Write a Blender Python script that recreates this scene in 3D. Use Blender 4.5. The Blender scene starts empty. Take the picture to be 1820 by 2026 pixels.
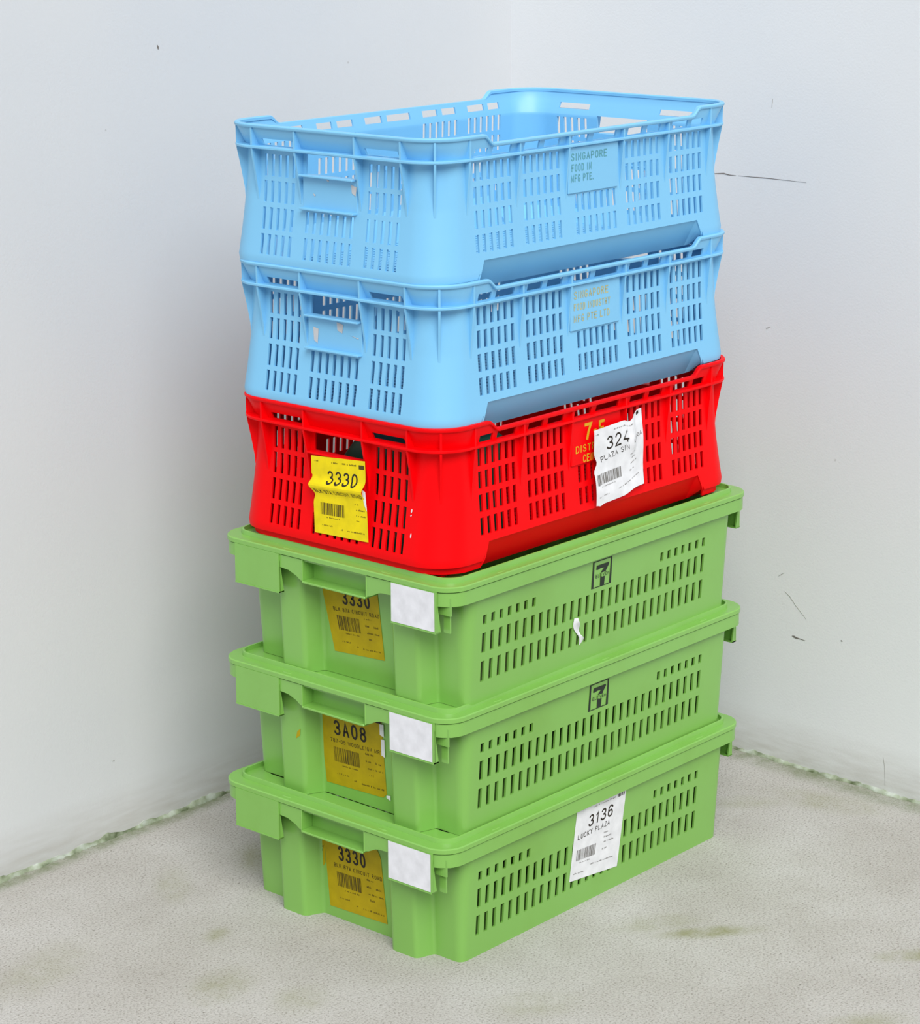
import bpy, bmesh, math, random
from mathutils import Vector, Matrix

sc = bpy.context.scene
COL = sc.collection

# ------------------------------------------------------------------ camera
cam_d = bpy.data.cameras.new('camera')
cam = bpy.data.objects.new('camera', cam_d)
COL.objects.link(cam)
cam_d.sensor_fit = 'HORIZONTAL'
cam_d.sensor_width = 36.0
cam_d.lens = 36.0 * 4909.32 / 1820.0
cam_d.shift_x = (910.0 - 882.66) / 1820.0
cam_d.shift_y = (722.97 - 1013.0) / 1820.0
cam_d.clip_start = 0.05
R_ = Vector((0.6625517518, -0.7489873158, -0.0065709209))
U_ = Vector((0.1541232837, 0.1277414573, 0.9797592222))
F_ = Vector((0.7329878509, 0.6501539209, -0.2000717109))
mw = Matrix((R_, U_, -F_)).transposed().to_4x4()
mw.translation = Vector((-2.1024894, -1.8716913, 1.3417981))
cam.matrix_world = mw
sc.camera = cam

# ------------------------------------------------------------------ light
wd = bpy.data.worlds.new('overcast_sky')
sc.world = wd
wd.use_nodes = True
nt = wd.node_tree
nt.nodes.clear()
wo = nt.nodes.new('ShaderNodeOutputWorld')
wb = nt.nodes.new('ShaderNodeBackground')
tc = nt.nodes.new('ShaderNodeTexCoord')
sx = nt.nodes.new('ShaderNodeSeparateXYZ')
rp = nt.nodes.new('ShaderNodeValToRGB')
rp.color_ramp.elements[0].position = 0.0
rp.color_ramp.elements[0].color = (0.50, 0.535, 0.57, 1)
rp.color_ramp.elements[1].position = 1.0
rp.color_ramp.elements[1].color = (0.97, 0.985, 1.0, 1)
nt.links.new(tc.outputs['Generated'], sx.inputs[0])
nt.links.new(sx.outputs['Z'], rp.inputs[0])
nt.links.new(rp.outputs[0], wb.inputs['Color'])
nt.links.new(wb.outputs[0], wo.inputs['Surface'])
wb.inputs['Strength'].default_value = 0.68

sun_d = bpy.data.lights.new('hazy_sun', 'SUN')
sun_d.energy = 2.7
sun_d.angle = math.radians(38)
sun_d.color = (1.0, 0.985, 0.96)
sun = bpy.data.objects.new('hazy_sun', sun_d)
COL.objects.link(sun)
sun.location = (-1.2, -4.0, 4.0)
sun.rotation_euler = Vector((0.56, 0.71, -0.86)).to_track_quat('-Z', 'Y').to_euler()

vs = sc.view_settings
vs.view_transform = 'Standard'
vs.look = 'None'
vs.gamma = 1.0
vs.exposure = 0.15
vs.use_curve_mapping = False

# ------------------------------------------------------------------ materials
def new_mat(name):
    m = bpy.data.materials.new(name)
    m.use_nodes = True
    n = m.node_tree
    return m, n, n.nodes['Principled BSDF']

def plastic(name, col, rough=0.42, dirt=(0.2, 0.2, 0.1), dirt_amt=0.25, spec=0.5, scale=9.0):
    m, n, b = new_mat(name)
    tcn = n.nodes.new('ShaderNodeTexCoord')
    no = n.nodes.new('ShaderNodeTexNoise')
    no.inputs['Scale'].default_value = scale
    no.inputs['Detail'].default_value = 6
    no.inputs['Roughness'].default_value = 0.6
    n.links.new(tcn.outputs['Object'], no.inputs['Vector'])
    r = n.nodes.new('ShaderNodeValToRGB')
    r.color_ramp.elements[0].position = 0.52
    r.color_ramp.elements[0].color = (0, 0, 0, 1)
    r.color_ramp.elements[1].position = 0.78
    r.color_ramp.elements[1].color = (dirt_amt,) * 3 + (1,)
    n.links.new(no.outputs['Fac'], r.inputs[0])
    mx = n.nodes.new('ShaderNodeMixRGB')
    mx.inputs[1].default_value = (*col, 1)
    mx.inputs[2].default_value = (*dirt, 1)
    n.links.new(r.outputs[0], mx.inputs[0])
    n.links.new(mx.outputs[0], b.inputs['Base Color'])
    b.inputs['Roughness'].default_value = rough
    b.inputs['Specular IOR Level'].default_value = spec
    n2 = n.nodes.new('ShaderNodeTexNoise')
    n2.inputs['Scale'].default_value = 900
    n2.inputs['Detail'].default_value = 2
    n.links.new(tcn.outputs['Object'], n2.inputs['Vector'])
    bp = n.nodes.new('ShaderNodeBump')
    bp.inputs['Strength'].default_value = 0.06
    bp.inputs['Distance'].default_value = 0.0006
    n.links.new(n2.outputs['Fac'], bp.inputs['Height'])
    n.links.new(bp.outputs[0], b.inputs['Normal'])
    return m

def flat(name, col, rough=0.6, spec=0.3):
    m, n, b = new_mat(name)
    no = n.nodes.new('ShaderNodeTexNoise')
    no.inputs['Scale'].default_value = 60
    no.inputs['Detail'].default_value = 4
    tcn = n.nodes.new('ShaderNodeTexCoord')
    n.links.new(tcn.outputs['Object'], no.inputs['Vector'])
    r = n.nodes.new('ShaderNodeValToRGB')
    r.color_ramp.elements[0].position = 0.3
    r.color_ramp.elements[0].color = tuple(c * 0.88 for c in col) + (1,)
    r.color_ramp.elements[1].position = 0.7
    r.color_ramp.elements[1].color = tuple(min(1, c * 1.06) for c in col) + (1,)
    n.links.new(no.outputs['Fac'], r.inputs[0])
    n.links.new(r.outputs[0], b.inputs['Base Color'])
    b.inputs['Roughness'].default_value = rough
    b.inputs['Specular IOR Level'].default_value = spec
    return m

M = {}
M['green'] = plastic('green_plastic', (0.205, 0.455, 0.085), 0.30, (0.15, 0.32, 0.03), 0.35, spec=0.75)
M['blue'] = plastic('blue_plastic', (0.20, 0.525, 0.81), 0.42, (0.17, 0.46, 0.74), 0.3)
M['red'] = plastic('red_plastic', (0.86, 0.0005, 0.003), 0.45, (0.7, 0.002, 0.006), 0.2, spec=0.10)
M['tub'] = plastic('dark_green_plastic', (0.008, 0.085, 0.05), 0.5, (0.01, 0.05, 0.03), 0.3)
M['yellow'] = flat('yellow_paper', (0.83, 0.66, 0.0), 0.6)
M['yellow_shaded'] = flat('yellow_paper_shaded', (0.43, 0.32, 0.0), 0.6)  # yellow paper with the shade on the green end faces put into its colour
M['residue'] = flat('paper_residue', (0.55, 0.56, 0.58), 0.7)
M['white'] = flat('white_paper', (0.78, 0.79, 0.82), 0.6)
M['card'] = flat('white_card', (0.76, 0.77, 0.82), 0.55)
M['ink'] = flat('black_ink', (0.025, 0.018, 0.012), 0.6)
M['ink_grey'] = flat('grey_ink', (0.17, 0.16, 0.15), 0.6)
M['ink_brown'] = flat('faded_ink_on_yellow', (0.085, 0.058, 0.004), 0.6)
M['ink_dark'] = flat('dark_green_print', (0.020, 0.030, 0.020), 0.6)
M['print_gold'] = flat('gold_print', (0.72, 0.40, 0.015), 0.6)
M['print_sand'] = flat('faded_gold_print', (0.43, 0.46, 0.28), 0.6)
M['print_teal'] = flat('faded_green_print', (0.11, 0.35, 0.42), 0.6)
M['crack'] = flat('dark_crack', (0.20, 0.185, 0.17), 0.9)
M['scuff'] = flat('grey_scuff', (0.42, 0.42, 0.40), 0.9)

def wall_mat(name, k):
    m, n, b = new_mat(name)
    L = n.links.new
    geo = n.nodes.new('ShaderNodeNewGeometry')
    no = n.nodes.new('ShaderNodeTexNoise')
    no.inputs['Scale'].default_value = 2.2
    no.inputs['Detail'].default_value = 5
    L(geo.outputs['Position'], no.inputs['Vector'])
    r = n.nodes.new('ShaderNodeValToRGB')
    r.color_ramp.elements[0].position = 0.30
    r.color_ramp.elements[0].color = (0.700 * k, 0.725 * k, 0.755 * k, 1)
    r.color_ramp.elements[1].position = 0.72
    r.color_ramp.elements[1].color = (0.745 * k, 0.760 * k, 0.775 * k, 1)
    L(no.outputs['Fac'], r.inputs[0])
    # grime climbing a few centimetres from the floor joint
    sp = n.nodes.new('ShaderNodeSeparateXYZ')
    L(geo.outputs['Position'], sp.inputs[0])
    mp = n.nodes.new('ShaderNodeMapping')
    mp.inputs['Scale'].default_value = (9, 9, 60)
    L(geo.outputs['Position'], mp.inputs['Vector'])
    n2 = n.nodes.new('ShaderNodeTexNoise')
    n2.inputs['Scale'].default_value = 2.0
    n2.inputs['Detail'].default_value = 7
    L(mp.outputs[0], n2.inputs['Vector'])
    ma = n.nodes.new('ShaderNodeMapRange')
    ma.inputs['From Min'].default_value = 0.012
    ma.inputs['From Max'].default_value = 0.075
    ma.inputs['To Min'].default_value = 0.62
    ma.inputs['To Max'].default_value = 0.0
    L(sp.outputs['Z'], ma.inputs['Value'])
    ml = n.nodes.new('ShaderNodeMath'); ml.operation = 'MULTIPLY'
    L(ma.outputs[0], ml.inputs[0]); L(n2.outputs['Fac'], ml.inputs[1])
    mx = n.nodes.new('ShaderNodeMixRGB')
    mx.inputs[2].default_value = (0.30, 0.26, 0.20, 1)
    L(ml.outputs[0], mx.inputs[0]); L(r.outputs[0], mx.inputs[1])
    # sparse tiny specks
    n3 = n.nodes.new('ShaderNodeTexNoise')
    n3.inputs['Scale'].default_value = 55
    n3.inputs['Detail'].default_value = 3
    L(geo.outputs['Position'], n3.inputs['Vector'])
    r3 = n.nodes.new('ShaderNodeValToRGB')
    r3.color_ramp.elements[0].position = 0.775
    r3.color_ramp.elements[0].color = (0, 0, 0, 1)
    r3.color_ramp.elements[1].position = 0.80
    r3.color_ramp.elements[1].color = (0.35, 0.35, 0.35, 1)
    L(n3.outputs['Fac'], r3.inputs[0])
    mx3 = n.nodes.new('ShaderNodeMixRGB')
    mx3.inputs[2].default_value = (0.3, 0.28, 0.25, 1)
    L(r3.outputs[0], mx3.inputs[0]); L(mx.outputs[0], mx3.inputs[1])
    L(mx3.outputs[0], b.inputs['Base Color'])
    b.inputs['Roughness'].default_value = 0.75
    b.inputs['Specular IOR Level'].default_value = 0.25
    n4 = n.nodes.new('ShaderNodeTexNoise')
    n4.inputs['Scale'].default_value = 320
    n4.inputs['Detail'].default_value = 3
    L(geo.outputs['Position'], n4.inputs['Vector'])
    bp = n.nodes.new('ShaderNodeBump')
    bp.inputs['Strength'].default_value = 0.18
    bp.inputs['Distance'].default_value = 0.001
    L(n4.outputs['Fac'], bp.inputs['Height'])
    L(bp.outputs[0], b.inputs['Normal'])
    return m

STAINS = [  # floor moss / damp stains: x, y, half length, half width, angle, strength
    (0.325, -0.160, 0.075, 0.020, -0.70, 0.95), (0.300, -0.090, 0.07, 0.03, -0.6, 0.45), (0.445, -0.400, 0.07, 0.022, -0.7, 0.8),
    (0.245, -0.450, 0.06, 0.03, -0.7, 0.55), (-0.09, 0.31, 0.028, 0.02, 0.5, 0.6),
    (-0.186, 0.199, 0.06, 0.04, 0.3, 0.5), (0.115, 0.455, 0.06, 0.03, 0.8, 0.55),
    (-0.15, 0.10, 0.05, 0.04, 0.2, 0.4), (-0.02, 0.47, 0.07, 0.03, 0.9, 0.35),
    (0.80, -0.03, 0.10, 0.045, -1.3, 0.42), (0.72, 0.06, 0.08, 0.03, -0.8, 0.35),
    (-0.30, 0.40, 0.1, 0.05, 0.3, 0.35), (0.02, -0.12, 0.07, 0.04, -0.6, 0.35),
    (0.06, -0.30, 0.1, 0.04, -0.6, 0.30),
]

def floor_mat():
    m, n, b = new_mat('bare_concrete')
    L = n.links.new
    geo = n.nodes.new('ShaderNodeNewGeometry')
    pos = geo.outputs['Position']
    def noise(scale, detail=5, rough=0.6):
        q = n.nodes.new('ShaderNodeTexNoise')
        q.inputs['Scale'].default_value = scale
        q.inputs['Detail'].default_value = detail
        q.inputs['Roughness'].default_value = rough
        L(pos, q.inputs['Vector'])
        return q.outputs['Fac']
    def ramp(src, stops):
        r = n.nodes.new('ShaderNodeValToRGB')
        e = r.color_ramp.elements
        e[0].position, e[0].color = stops[0][0], (*stops[0][1], 1)
        e[1].position, e[1].color = stops[-1][0], (*stops[-1][1], 1)
        for p_, c_ in stops[1:-1]:
            k = e.new(p_); k.color = (*c_, 1)
        L(src, r.inputs[0])
        return r.outputs[0]
    def mix(f, a, c, mode='MIX'):
        x = n.nodes.new('ShaderNodeMixRGB'); x.blend_type = mode
        for s_, i_ in ((f, 0), (a, 1), (c, 2)):
            if isinstance(s_, (int, float)): x.inputs[i_].default_value = s_
            elif isinstance(s_, tuple): x.inputs[i_].default_value = (*s_, 1)
            else: L(s_, x.inputs[i_])
        return x.outputs[0]
    base = ramp(noise(5, 6), [(0.25, (0.40, 0.38, 0.35)), (0.5, (0.465, 0.45, 0.425)), (0.75, (0.53, 0.52, 0.505))])
    grit = ramp(noise(330, 3, 0.75), [(0.30, (0.45, 0.43, 0.40)), (0.47, (0.94, 0.94, 0.93)), (0.70, (1.14, 1.14, 1.15))])
    base = mix(1.0, base, grit, 'MULTIPLY')
    sp1 = ramp(noise(210, 2, 0.5), [(0.69, (0, 0, 0)), (0.735, (0.75, 0.75, 0.75))])
    base = mix(sp1, base, (0.16, 0.145, 0.12))
    # stains
    acc = None
    wob = noise(28, 5, 0.65)
    wobb = n.nodes.new('ShaderNodeMath'); wobb.operation = 'MULTIPLY_ADD'
    wobb.inputs[1].default_value = 2.2; wobb.inputs[2].default_value = -0.5
    L(wob, wobb.inputs[0])
    for (x, y, a, w, ang, s) in STAINS:
        mp = n.nodes.new('ShaderNodeMapping'); mp.vector_type = 'TEXTURE'
        mp.inputs['Location'].default_value = (x, y, 0)
        mp.inputs['Rotation'].default_value = (0, 0, ang)
        mp.inputs['Scale'].default_value = (a, w, 1)
        L(pos, mp.inputs['Vector'])
        ln = n.nodes.new('ShaderNodeVectorMath'); ln.operation = 'LENGTH'
        L(mp.outputs[0], ln.inputs[0])
        mr = n.nodes.new('ShaderNodeMapRange'); mr.interpolation_type = 'SMOOTHSTEP'
        mr.inputs['From Min'].default_value = 0.2; mr.inputs['From Max'].default_value = 1.25
        mr.inputs['To Min'].default_value = s; mr.inputs['To Max'].default_value = 0
        L(ln.outputs['Value'], mr.inputs['Value'])
        if acc is None: acc = mr.outputs[0]
        else:
            q = n.nodes.new('ShaderNodeMath'); q.operation = 'MAXIMUM'
            L(acc, q.inputs[0]); L(mr.outputs[0], q.inputs[1]); acc = q.outputs[0]
    q = n.nodes.new('ShaderNodeMath'); q.operation = 'MULTIPLY'; q.use_clamp = True
    L(acc, q.inputs[0]); L(wobb.outputs[0], q.inputs[1])
    base = mix(q.outputs[0], base, (0.25, 0.255, 0.125))
    # moss along the wall joints
    sp = n.nodes.new('ShaderNodeSeparateXYZ'); L(pos, sp.inputs[0])
    def plane(cx, cy, c0):
        a1 = n.nodes.new('ShaderNodeMath'); a1.operation = 'MULTIPLY_ADD'
        L(sp.outputs['X'], a1.inputs[0]); a1.inputs[1].default_value = cx; a1.inputs[2].default_value = c0
        a2 = n.nodes.new('ShaderNodeMath'); a2.operation = 'MULTIPLY_ADD'
        L(sp.outputs['Y'], a2.inputs[0]); a2.inputs[1].default_value = cy; L(a1.outputs[0], a2.inputs[2])
        return a2.outputs[0]
    for pl, wd_ in ((plane(0.0112, -1, 0.6556), 0.035), (plane(-1, 0.0464, 0.8869), 0.055)):
        mr = n.nodes.new('ShaderNodeMapRange'); mr.interpolation_type = 'SMOOTHSTEP'
        mr.inputs['From Min'].default_value = 0.008; mr.inputs['From Max'].default_value = wd_
        mr.inputs['To Min'].default_value = 0.95; mr.inputs['To Max'].default_value = 0
        L(pl, mr.inputs['Value'])
        q = n.nodes.new('ShaderNodeMath'); q.operation = 'MULTIPLY'; q.use_clamp = True
        L(mr.outputs[0], q.inputs[0]); L(wobb.outputs[0], q.inputs[1])
        base = mix(q.outputs[0], base, (0.16, 0.20, 0.10))
    L(base, b.inputs['Base Color'])
    b.inputs['Roughness'].default_value = 0.85
    b.inputs['Specular IOR Level'].default_value = 0.2
    bp = n.nodes.new('ShaderNodeBump')
    bp.inputs['Strength'].default_value = 0.5
    bp.inputs['Distance'].default_value = 0.0015
    L(noise(300, 4, 0.7), bp.inputs['Height'])
    L(bp.outputs[0], b.inputs['Normal'])
    return m

def mortar_mat():
    m, n, b = new_mat('flaking_mortar')
    L = n.links.new
    geo = n.nodes.new('ShaderNodeNewGeometry')
    q = n.nodes.new('ShaderNodeTexNoise'); q.inputs['Scale'].default_value = 38; q.inputs['Detail'].default_value = 7
    L(geo.outputs['Position'], q.inputs['Vector'])
    r = n.nodes.new('ShaderNodeValToRGB')
    e = r.color_ramp.elements
    e[0].position, e[0].color = 0.34, (0.10, 0.13, 0.06, 1)
    e[1].position, e[1].color = 0.66, (0.52, 0.57, 0.51, 1)
    k = e.new(0.50); k.color = (0.33, 0.38, 0.27, 1)
    L(q.outputs['Fac'], r.inputs[0])
    L(r.outputs[0], b.inputs['Base Color'])
    b.inputs['Roughness'].default_value = 0.9
    bp = n.nodes.new('ShaderNodeBump'); bp.inputs['Strength'].default_value = 0.8; bp.inputs['Distance'].default_value = 0.003
    L(q.outputs['Fac'], bp.inputs['Height']); L(bp.outputs[0], b.inputs['Normal'])
    return m

M['wall_l'] = wall_mat('white_painted_plaster_shaded', 0.90); M['wall_r'] = wall_mat('white_painted_plaster_lit', 1.06); M['floor'] = floor_mat(); M['mortar'] = mortar_mat()  # same white plaster; left darkened, right lightened to put uneven light into the colour

# ------------------------------------------------------------------ mesh helpers
def build(name, bm, mats, parent=None, shift=None, angle=32, props=None):
    bmesh.ops.recalc_face_normals(bm, faces=bm.faces[:])
    if shift is not None:
        for v in bm.verts: v.co += shift
    me = bpy.data.meshes.new(name)
    bm.to_mesh(me); bm.free()
    for m in (mats if isinstance(mats, (list, tuple)) else [mats]): me.materials.append(M[m])
    me.shade_smooth()
    me.set_sharp_from_angle(angle=math.radians(angle))
    o = bpy.data.objects.new(name, me)
    COL.objects.link(o)
    if parent is not None: o.parent = parent
    for k, v in (props or {}).items(): o[k] = v
    return o

def thing(name, label, cat, loc, rz=0, group=None):
    o = bpy.data.objects.new(name, None)
    COL.objects.link(o)
    o.empty_display_size = 0.1
    o.location = loc; o.rotation_euler = (0, 0, rz)
    o['label'] = label; o['category'] = cat
    if group: o['group'] = group
    return o

def box(bm, x0, x1, y0, y1, z0, z1, mi=0):
    v = [bm.verts.new((x, y, z)) for z in (z0, z1) for y in (y0, y1) for x in (x0, x1)]
    for f in ((0, 2, 3, 1), (4, 5, 7, 6), (0, 1, 5, 4), (2, 6, 7, 3), (0, 4, 6, 2), (1, 3, 7, 5)):
        bm.faces.new([v[i] for i in f]).material_index = mi
    return v

def grid_shell(bm, nu, nv, solid, pos, closed=False):
    V = {}
    ni = nu if closed else nu + 1
    def g(i, j, s):
        if closed: i %= nu
        k = (i, j, s)
        if k not in V: V[k] = bm.verts.new(pos(i, j, s))
        return V[k]
    def sol(i, j):
        if j < 0 or j >= nv: return False
        if closed: i %= nu
        elif i < 0 or i >= nu: return False
        return S[i][j]
    S = [[bool(solid(i, j)) for j in range(nv)] for i in range(nu)]
    for i in range(nu):
        for j in range(nv):
            if not S[i][j]: continue
            bm.faces.new((g(i, j, 0), g(i + 1, j, 0), g(i + 1, j + 1, 0), g(i, j + 1, 0)))
            bm.faces.new((g(i, j, 1), g(i, j + 1, 1), g(i + 1, j + 1, 1), g(i + 1, j, 1)))
            if not sol(i - 1, j): bm.faces.new((g(i, j, 0), g(i, j + 1, 0), g(i, j + 1, 1), g(i, j, 1)))
            if not sol(i + 1, j): bm.faces.new((g(i + 1, j, 0), g(i + 1, j, 1), g(i + 1, j + 1, 1), g(i + 1, j + 1, 0)))
            if not sol(i, j - 1): bm.faces.new((g(i, j, 0), g(i, j, 1), g(i + 1, j, 1), g(i + 1, j, 0)))
            if not sol(i, j + 1): bm.faces.new((g(i, j + 1, 0), g(i + 1, j + 1, 0), g(i + 1, j + 1, 1), g(i, j + 1, 1)))

def loft(bm, sections, closed=True):
    rows = [[bm.verts.new(p) for p in s] for s in sections]
    n = len(rows); m = len(rows[0])
    for k in range(n if closed else n - 1):
        a, b = rows[k], rows[(k + 1) % n]
        for j in range(m):
            bm.faces.new((a[j], b[j], b[(j + 1) % m], a[(j + 1) % m]))
    if not closed:
        bm.faces.new(rows[0]); bm.faces.new(rows[-1][::-1])

def rrect(x0, y0, x1, y1, r, n=10):
    pts = []
    for cx, cy, a0 in ((x1 - r, y0 + r, -90), (x1 - r, y1 - r, 0), (x0 + r, y1 - r, 90), (x0 + r, y0 + r, 180)):
        for k in range(n + 1):
            a = math.radians(a0 + 90 * k / n)
            pts.append((cx + r * math.cos(a), cy + r * math.sin(a)))
    return pts

def lerp(a, b, t): return a + (b - a) * t
def smooth(t):
    t = max(0.0, min(1.0, t)); return t * t * (3 - 2 * t)
def interp(tab, z):
    if z <= tab[0][0]: return tab[0][1]
    for (a, b), (c, d) in zip(tab, tab[1:]):
        if z <= c: return lerp(b, d, (z - a) / (c - a))
    return tab[-1][1]

# ---- lettering: narrow grotesque capitals and figures drawn as strokes of even weight
def _arc(cx, cy, rx, ry, a0, a1, n=14):
    return [(cx + rx * math.cos(math.radians(lerp(a0, a1, k / n))), cy + ry * math.sin(math.radians(lerp(a0, a1, k / n)))) for k in range(n + 1)]
GLY = {
 '0': [_arc(.5, .56, .5, .44, 0, 180, 18) + _arc(.5, .44, .5, .44, 180, 360, 18) + [(1, .56)]],
 '1': [[(.12, .78), (.40, .86), (.60, 1), (.60, 0)]],
 '2': [_arc(.5, .70, .5, .30, 165, -25) + [(.55, .36), (.12, .14), (0, 0), (1, 0)]],
 '3': [_arc(.46, .755, .46, .245, 160, -90), _arc(.46, .255, .54, .255, 90, -160)],
 '4': [[(.74, 0), (.74, 1), (0, .28), (1, .28)]],
 '5': [[(.92, 1), (.18, 1), (.08, .52)] + _arc(.46, .32, .54, .32, 120, -155)],
 '6': [_arc(.5, .29, .5, .29, 0, 360, 20), [(0, .29), (0, .62)] + _arc(.52, .70, .5, .30, 180, 25)],
 '7': [[(0, 1), (1, 1), (.55, .45), (.36, 0)]],
 '8': [_arc(.5, .76, .43, .24, 0, 360, 20), _arc(.5, .26, .5, .26, 0, 360, 20)],
 'A': [[(0, 0), (.5, 1), (1, 0)], [(.17, .32), (.83, .32)]],
 'B': [[(0, 0), (0, 1), (.5, 1)] + _arc(.5, .76, .42, .24, 90, -90) + [(0, .52)], _arc(.5, .26, .5, .26, 90, -90) + [(0, 0)]],
 'C': [_arc(.5, .68, .5, .32, 25, 180) + _arc(.5, .32, .5, .32, 180, 335)],
 'D': [[(0, 0), (0, 1), (.45, 1)] + _arc(.45, .65, .55, .35, 90, 0) + _arc(.45, .35, .55, .35, 0, -90) + [(0, 0)]],
 'E': [[(1, 1), (0, 1), (0, 0), (1, 0)], [(0, .52), (.85, .52)]],
 'F': [[(1, 1), (0, 1), (0, 0)], [(0, .52), (.8, .52)]],
 'G': [_arc(.5, .68, .5, .32, 25, 180) + _arc(.5, .32, .5, .32, 180, 360) + [(1, .45), (.55, .45)]],
 'H': [[(0, 0), (0, 1)], [(1, 0), (1, 1)], [(0, .5), (1, .5)]],
 'I': [[(.5, 0), (.5, 1)]],
 'K': [[(0, 0), (0, 1)], [(.95, 1), (0, .40)], [(.32, .60), (1, 0)]],
 'L': [[(0, 1), (0, 0), (1, 0)]],
 'M': [[(0, 0), (0, 1), (.5, .15), (1, 1), (1, 0)]],
 'N': [[(0, 0), (0, 1), (1, 0), (1, 1)]],
 'O': [_arc(.5, .68, .5, .32, 0, 180) + _arc(.5, .32, .5, .32, 180, 360) + [(1, .68)]],
 'P': [[(0, 0), (0, 1), (.5, 1)] + _arc(.5, .73, .5, .27, 90, -90) + [(0, .46)]],
 'R': [[(0, 0), (0, 1), (.5, 1)] + _arc(.5, .74, .48, .26, 90, -90) + [(0, .48)], [(.5, .48), (1, 0)]],
 'S': [_arc(.5, .745, .46, .255, 20, 200) + [(.75, .44)] + _arc(.5, .25, .5, .25, 35, -160)],
 'T': [[(0, 1), (1, 1)], [(.5, 1), (.5, 0)]],
 'U': [[(0, 1), (0, .32)] + _arc(.5, .32, .5, .32, 180, 360) + [(1, 1)]],
 'V': [[(0, 1), (.5, 0), (1, 1)]],
 'W': [[(0, 1), (.25, 0), (.5, .9), (.75, 0), (1, 1)]],
 'Y': [[(0, 1), (.5, .48), (1, 1)], [(.5, .48), (.5, 0)]],
 'Z': [[(0, 1), (1, 1), (0, 0), (1, 0)]],
 'n': [[(0, 0), (0, .72)], [(0, .5)] + _arc(.5, .45, .5, .27, 165, 0) + [(1, 0)]],
 '-': [[(.05, .45), (.95, .45)]],
 '.': [[(.5, 0), (.5, .07)]],
}
ADV = {'I': .45, '1': .75, 'M': 1.25, 'W': 1.35, ' ': .55, '.': .35, '-': .65}
def add_text(bm, P, text, u0, u1, v0, v1, bold=0.0, mi=1, slant=0.0, weight=.13):
    th_f = weight + bold * 2
    gap = .34
    tot = sum(ADV.get(c, 1) for c in text) + gap * (len(text) - 1)
    su = (P(1.0, .5) - P(0.0, .5)).length if callable(P) else 1
    sv = (P(.5, 1.0) - P(.5, 0.0)).length
    if (P(0, 0) - P(.0001, 0)).length > .00009: su, sv = 1.0, 1.0        # already in metres
    W_, H_ = (u1 - u0) * su, (v1 - v0) * sv
    th = min(th_f * H_, .42 * W_ / tot)
    x = 0.0
    for ch in text:
        a = ADV.get(ch, 1)
        for line in GLY.get(ch, []):
            cw = a / tot * W_
            pts = [Vector((x / tot * W_ + th / 2 + px * max(cw - th, 0), th / 2 + py * (H_ - th))) for px, py in line]
            q = [pts[0]]
            for p in pts[1:]:
                if (p - q[-1]).length > 1e-6: q.append(p)
            if len(q) < 2: continue
            closed = (q[0] - q[-1]).length < 1e-5 and len(q) > 4
            if closed: q = q[:-1]
            n = len(q); L_ = []; R__ = []
            for i in range(n):
                if closed: d0 = (q[i] - q[i - 1]).normalized(); d1 = (q[(i + 1) % n] - q[i]).normalized()
                else:
                    d0 = (q[i] - q[max(i - 1, 0)]); d1 = (q[min(i + 1, n - 1)] - q[i])
                    d0 = d0.normalized() if d0.length > 0 else d1.normalized(); d1 = d1.normalized() if d1.length > 0 else d0
                t = (d0 + d1)
                t = t.normalized() if t.length > .2 else d0
                nn = Vector((-t.y, t.x)); k = min(1.8, 1 / max(.35, nn.dot(Vector((-d0.y, d0.x)))))
                e = Vector((0, 0))
                if not closed and i == 0: e = -d1 * th * .35
                if not closed and i == n - 1: e = d0 * th * .35
                L_.append(q[i] + nn * th / 2 * k + e); R__.append(q[i] - nn * th / 2 * k + e)
            def V(p):
                uu = u0 + p.x / su; return bm.verts.new(P(uu, v0 + p.y / sv + slant * ((uu - u0) / (u1 - u0) - .5)))
            lv = [V(p) for p in L_]; rv = [V(p) for p in R__]
            for i in range(n if closed else n - 1):
                j = (i + 1) % n
                bm.faces.new((lv[i], rv[i], rv[j], lv[j])).material_index = mi
        x += a + gap

def add_rect(bm, P, u0, u1, v0, v1, mi=1, slant=0.0):
    c = [bm.verts.new(P(u, v)) for u, v in ((u0, v0), (u1, v0 + slant), (u1, v1 + slant), (u0, v1))]
    bm.faces.new(c).material_index = mi

def add_poly(bm, P, pts, mi=1):
    bm.faces.new([bm.verts.new(P(*p)) for p in pts]).material_index = mi

def add_dashes(bm, P, u0, u1, v0, h, seed, mi=1, word=0.05, slant=0.0):
    rnd = random.Random(seed); u = u0
    while u < u1 - 0.01:
        w = min(rnd.uniform(0.25, 1.0) * word * 0.25, u1 - u)
        hh = h * rnd.choice((0.6, 0.75, 1.0))
        s0 = slant * (u - u0)
        add_rect(bm, P, u, u + w, v0 + s0, v0 + s0 + hh, mi)
        u += w + (word * 0.12 if rnd.random() < 0.8 else word * 0.5)

def add_barcode(bm, P, u0, u1, v0, v1, seed, mi=1):
    rnd = random.Random(seed); u = u0
    while u < u1:
        w = rnd.choice((0.006, 0.009, 0.014, 0.020))
        add_rect(bm, P, u, min(u + w, u1), v0, v1, mi)
        u += w + rnd.choice((0.006, 0.008, 0.014))

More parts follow.
